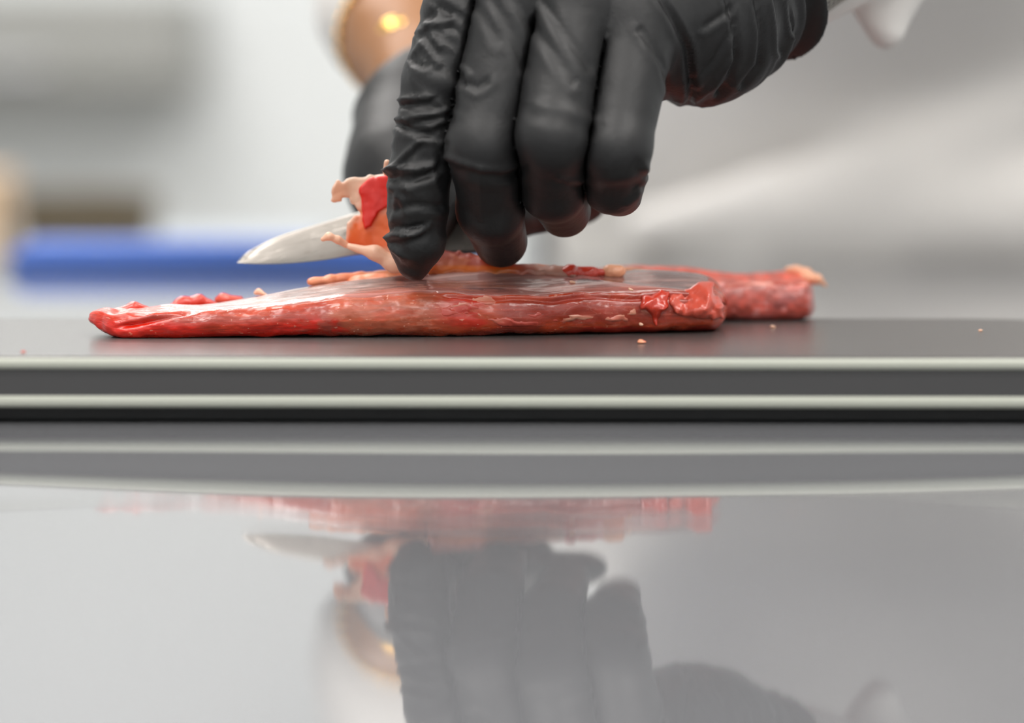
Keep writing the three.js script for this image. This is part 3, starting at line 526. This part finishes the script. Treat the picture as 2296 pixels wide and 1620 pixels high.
// body, coat
{
  const P = (x, y, d, r) => ({ p: V(x, y, -d), r });
  const wl = at(1700, -82, 0.8165), fd = V(0.62, 0.42, -0.66).normalize(), elbowL = wl.clone().addScaledVector(fd, 0.25), wr = at(908, 92, 0.985), elbowR = at(1010, -310, 1.24);
  const shL = V(0.40, 1.37, -1.24), shR = V(0.03, 1.38, -1.28), k = 0.03;
  const skinF = join([chain([{ p: at(970, 260, 0.925), r: 0.014 }, { p: wr, r: 0.0208 }, { p: wr.clone().lerp(elbowR, 0.4), r: 0.03 }, { p: elbowR, r: 0.036 }, { p: shR, r: 0.05 }], 0.006), chain([{ p: wl.clone().addScaledVector(fd, 0.02), r: 0.017 }, { p: wl.clone().lerp(elbowL, 0.5), r: 0.027 }, { p: elbowL, r: 0.034 }, { p: shL, r: 0.05 }], k),
    chain([P(0.21, 0.97, 1.65, 0.13), P(0.21, 1.2, 1.48, 0.12), P(0.21, 1.37, 1.3, 0.11)], k), cone(shL, shR, 0.06, 0.06), chain([P(0.21, 1.42, 1.27, 0.055), P(0.20, 1.52, 1.2, 0.05)], k),
    chain([P(0.195, 1.60, 1.15, 0.085), P(0.19, 1.53, 1.10, 0.055)], k), chain([P(0.13, 0.92, 1.68, 0.10), P(0.12, 0.48, 1.66, 0.06), P(0.12, 0.06, 1.70, 0.045)], k), chain([P(0.29, 0.92, 1.68, 0.10), P(0.30, 0.48, 1.66, 0.06), P(0.30, 0.06, 1.70, 0.045)], k)], 0.03);
  const head = [cone(V(0.19, 1.56, -1.062), V(0.19, 1.535, -1.052), 0.008, 0.011), cone(V(0.112, 1.57, -1.15), V(0.112, 1.55, -1.145), 0.013, 0.01), cone(V(0.277, 1.57, -1.15), V(0.277, 1.55, -1.145), 0.013, 0.01), cone(V(0.175, 1.506, -1.06), V(0.205, 1.506, -1.06), 0.008, 0.008)];
  const whole = (x, y, z) => { let d = skinF(x, y, z); for (const h of head) d = smin(d, h(x, y, z), 0.01); return d; };
  part('body', finish(net(whole, V(-0.15, 0.0, -1.9), V(0.56, 1.75, -0.80), 0.009)), M.skin, worker);
  // coat: hangs from the leaning chest, bunches where it meets the table edge
  const torso = join([chain([P(0.205, 0.80, 1.645, 0.155), P(0.205, 0.98, 1.625, 0.15), P(0.205, 1.16, 1.47, 0.15), P(0.205, 1.36, 1.30, 0.13)], 0.05), chain([P(0.13, 0.98, 1.62, 0.12), P(0.29, 0.98, 1.62, 0.12)], 0.05), cone(shL, shR, 0.078, 0.078), cone(V(0.205, 0.85, -1.66), V(0.205, 0.60, -1.67), 0.17, 0.19)], 0.05);
  const bunch = join([chain([P(0.066, 0.912, 1.458, 0.012), P(0.13, 0.924, 1.438, 0.021), P(0.19, 0.942, 1.43, 0.024), P(0.26, 0.976, 1.435, 0.023), P(0.34, 1.02, 1.455, 0.022)], 0.006), chain([P(0.17, 0.903, 1.434, 0.02), P(0.24, 0.921, 1.428, 0.025), P(0.33, 0.955, 1.435, 0.028)], 0.006), chain([P(0.10, 0.906, 1.448, 0.012), P(0.14, 0.914, 1.434, 0.02), P(0.2, 0.922, 1.427, 0.026), P(0.26, 0.922, 1.428, 0.026)], 0.01), chain([P(0.09, 0.886, 1.458, 0.016), P(0.13, 0.893, 1.44, 0.021), P(0.34, 0.895, 1.432, 0.025)], 0.01)], 0.012);
  const sleeveR = chain([{ p: wr.clone().lerp(elbowR, 0.19), r: 0.034 }, { p: wr.clone().lerp(elbowR, 0.6), r: 0.043 }, { p: elbowR, r: 0.05 }, { p: shR, r: 0.075 }], 0.02);
  const sleeveL = chain([{ p: wl.clone().addScaledVector(fd, 0.048), r: 0.0275 }, { p: wl.clone().addScaledVector(fd, 0.14), r: 0.038 }, { p: elbowL, r: 0.05 }, { p: shL, r: 0.075 }], 0.02);
  const coatF = (x, y, z) => { let d = smin(torso(x, y, z), bunch(x, y, z), 0.014); d = smin(d, sleeveR(x, y, z), 0.02); d = smin(d, sleeveL(x, y, z), 0.02); return d; };
  const coat = net(coatF, V(-0.17, 0.38, -1.92), V(0.56, 1.52, -0.83), 0.0065);
  part('coat', finish(coat, (x, y, z) => 0.004 * fbm(x * 14, y * 9, z * 9, 3)), M.coat, worker).userData.label = 'creased white work coat';
  // loose cuff of the left sleeve with its hanging corner
  lump('sleeve_hem', [[1950, -60, 0.858, 7, 1982, 76, 0.858, 3.2], [2050, -60, 0.86, 7, 1995, 62, 0.858, 3.4], [1915, -40, 0.858, 4, 1955, 30, 0.858, 4], [2000, -60, 0.859, 8, 1988, 60, 0.858, 3.6]], 5, 0.9, M.coat, worker, 0.0004, 120);
  lump('sleeve_hem', [[1828, 24, 0.846, 4.6, 1925, -30, 0.852, 5.5]], 5, 0.9, M.coat, worker, 0.0004, 120);
  const legs = join([chain([P(0.13, 0.92, 1.68, 0.12), P(0.12, 0.48, 1.66, 0.082), P(0.12, 0.09, 1.70, 0.07)], k), chain([P(0.29, 0.92, 1.68, 0.12), P(0.30, 0.48, 1.66, 0.082), P(0.30, 0.09, 1.70, 0.07)], k)], 0.03);
  part('trousers', finish(net((x, y, z) => Math.max(legs(x, y, z), 0.07 - y), V(-0.05, 0.04, -1.86), V(0.47, 1.06, -1.5), 0.012)), M.trousers, worker);
  for (const x of [0.12, 0.30]) { const s = chain([P(x, 0.05, 1.72, 0.05), P(x, 0.04, 1.60, 0.042), P(x, 0.035, 1.53, 0.035)], k); part('shoe', finish(net((a, b, c) => Math.max(s(a, b, c), 0.001 - b), V(x - 0.08, -0.01, -1.80), V(x + 0.08, 0.13, -1.46), 0.008)), M.shoe, worker); }
  // cap and bracelet
  const capG = new THREE.SphereGeometry(0.094, 32, 16, 0, Math.PI * 2, 0, Math.PI * 0.5); capG.rotateX(-0.35); capG.translate(0.195, 1.61, -1.155); part('cap', capG, M.coat, worker);
  const fa = V().subVectors(elbowR, wr).normalize(), bc = wr.clone().addScaledVector(fa, 0.004), links = [];
  const s1 = V().crossVectors(fa, V(0, 1, 0)).normalize(), s2 = V().crossVectors(s1, fa);
  for (let i = 0; i < 26; i++) { const a = i / 26 * Math.PI * 2, g = new RoundedBoxGeometry(0.0052, 0.005, 0.002, 2, 0.0009), m = new THREE.Matrix4(), r = V().addScaledVector(s1, Math.cos(a)).addScaledVector(s2, Math.sin(a)), t = V().crossVectors(fa, r); m.makeBasis(t, fa, r); g.applyMatrix4(m); g.translate(bc.x + r.x * 0.0225, bc.y + r.y * 0.0225, bc.z + r.z * 0.0225); links.push(g); }
  const br = part('bracelet', mergeGeometries(links), M.gold, worker); br.userData.label = 'gold link bracelet';
  const ch = new THREE.SphereGeometry(0.0058, 24, 16); ch.scale(1, 0.9, 0.5); const cp = at(888, 74, 0.956); ch.translate(cp.x, cp.y, cp.z); part('glint_dome', ch, M.gold, br);  // gold dome added to mirror the ceiling panels as a glint
}

// ------------------------------------------------------------------ things far behind
{
  const blue = thing('cutting_board', 'blue plastic board at the far edge of the table, out of focus', 'cutting board');
  part('slab', box(0.215, 0.009, 0.06, -0.122, TABLE + 0.0046, -1.368, 0.003), std({ color: srgb(44, 94, 182), roughness: 0.4 }), blue);
  part('rim', box(0.205, 0.003, 0.05, -0.122, TABLE + 0.0102, -1.368, 0.001), std({ color: srgb(50, 102, 192), roughness: 0.45 }), blue);
  const counter = thing('side_counter', 'low grey-blue counter behind the blue board, out of focus', 'counter');
  part('counter_top', box(1.5, 0.03, 0.6, -0.90, 0.845, -2.2, 0.005), std({ color: srgb(158, 168, 176), roughness: 0.5 }), counter);
  for (const x of [-1.6, -0.2]) for (const z of [-1.95, -2.45]) part('leg', box(0.045, 0.83, 0.045, x, 0.415, z, 0.004), M.steel, counter);
  const tub = thing('plastic_tub', 'dark taupe tub on the low counter, seen above the blue board', 'tub');
  const tg = new THREE.LatheGeometry([[0, 0], [0.042, 0], [0.046, 0.003], [0.051, 0.045], [0.054, 0.046], [0.054, 0.049], [0.049, 0.049], [0.043, 0.004], [0, 0.004]].map(([r, y]) => new THREE.Vector2(r, y)), 40); tg.translate(-0.303, 0.86, -2.1);
  part('bowl', tg, std({ color: srgb(92, 80, 60), roughness: 0.6 }), tub);
  const beige = thing('paper_box', 'small beige box beside the taupe tub, cut by the frame', 'box');
  part('carton', box(0.08, 0.05, 0.08, -0.405, 0.885, -2.12, 0.004), std({ color: srgb(214, 184, 150), roughness: 0.8 }), beige);
  part('lid', box(0.083, 0.012, 0.083, -0.405, 0.916, -2.12, 0.003), std({ color: srgb(206, 178, 146), roughness: 0.8 }), beige);
}
{
  const cab = thing('wall_cabinet', 'long grey steel cabinet on the far wall, out of focus', 'cabinet');
  part('body', box(1.9, 0.175, 0.28, -1.52, 1.0725, -5.40, 0.006), M.cabinet, cab);
  for (const x of [-2.15, -1.52, -0.89]) { const d = part('door', box(0.61, 0.15, 0.02, x, 1.0725, -5.252, 0.004), M.cabinet, cab); part('handle', box(0.14, 0.012, 0.02, x, 1.02, -5.235, 0.004), M.steel, d); }
}
shade(scene);
renderer.render(scene, camera);
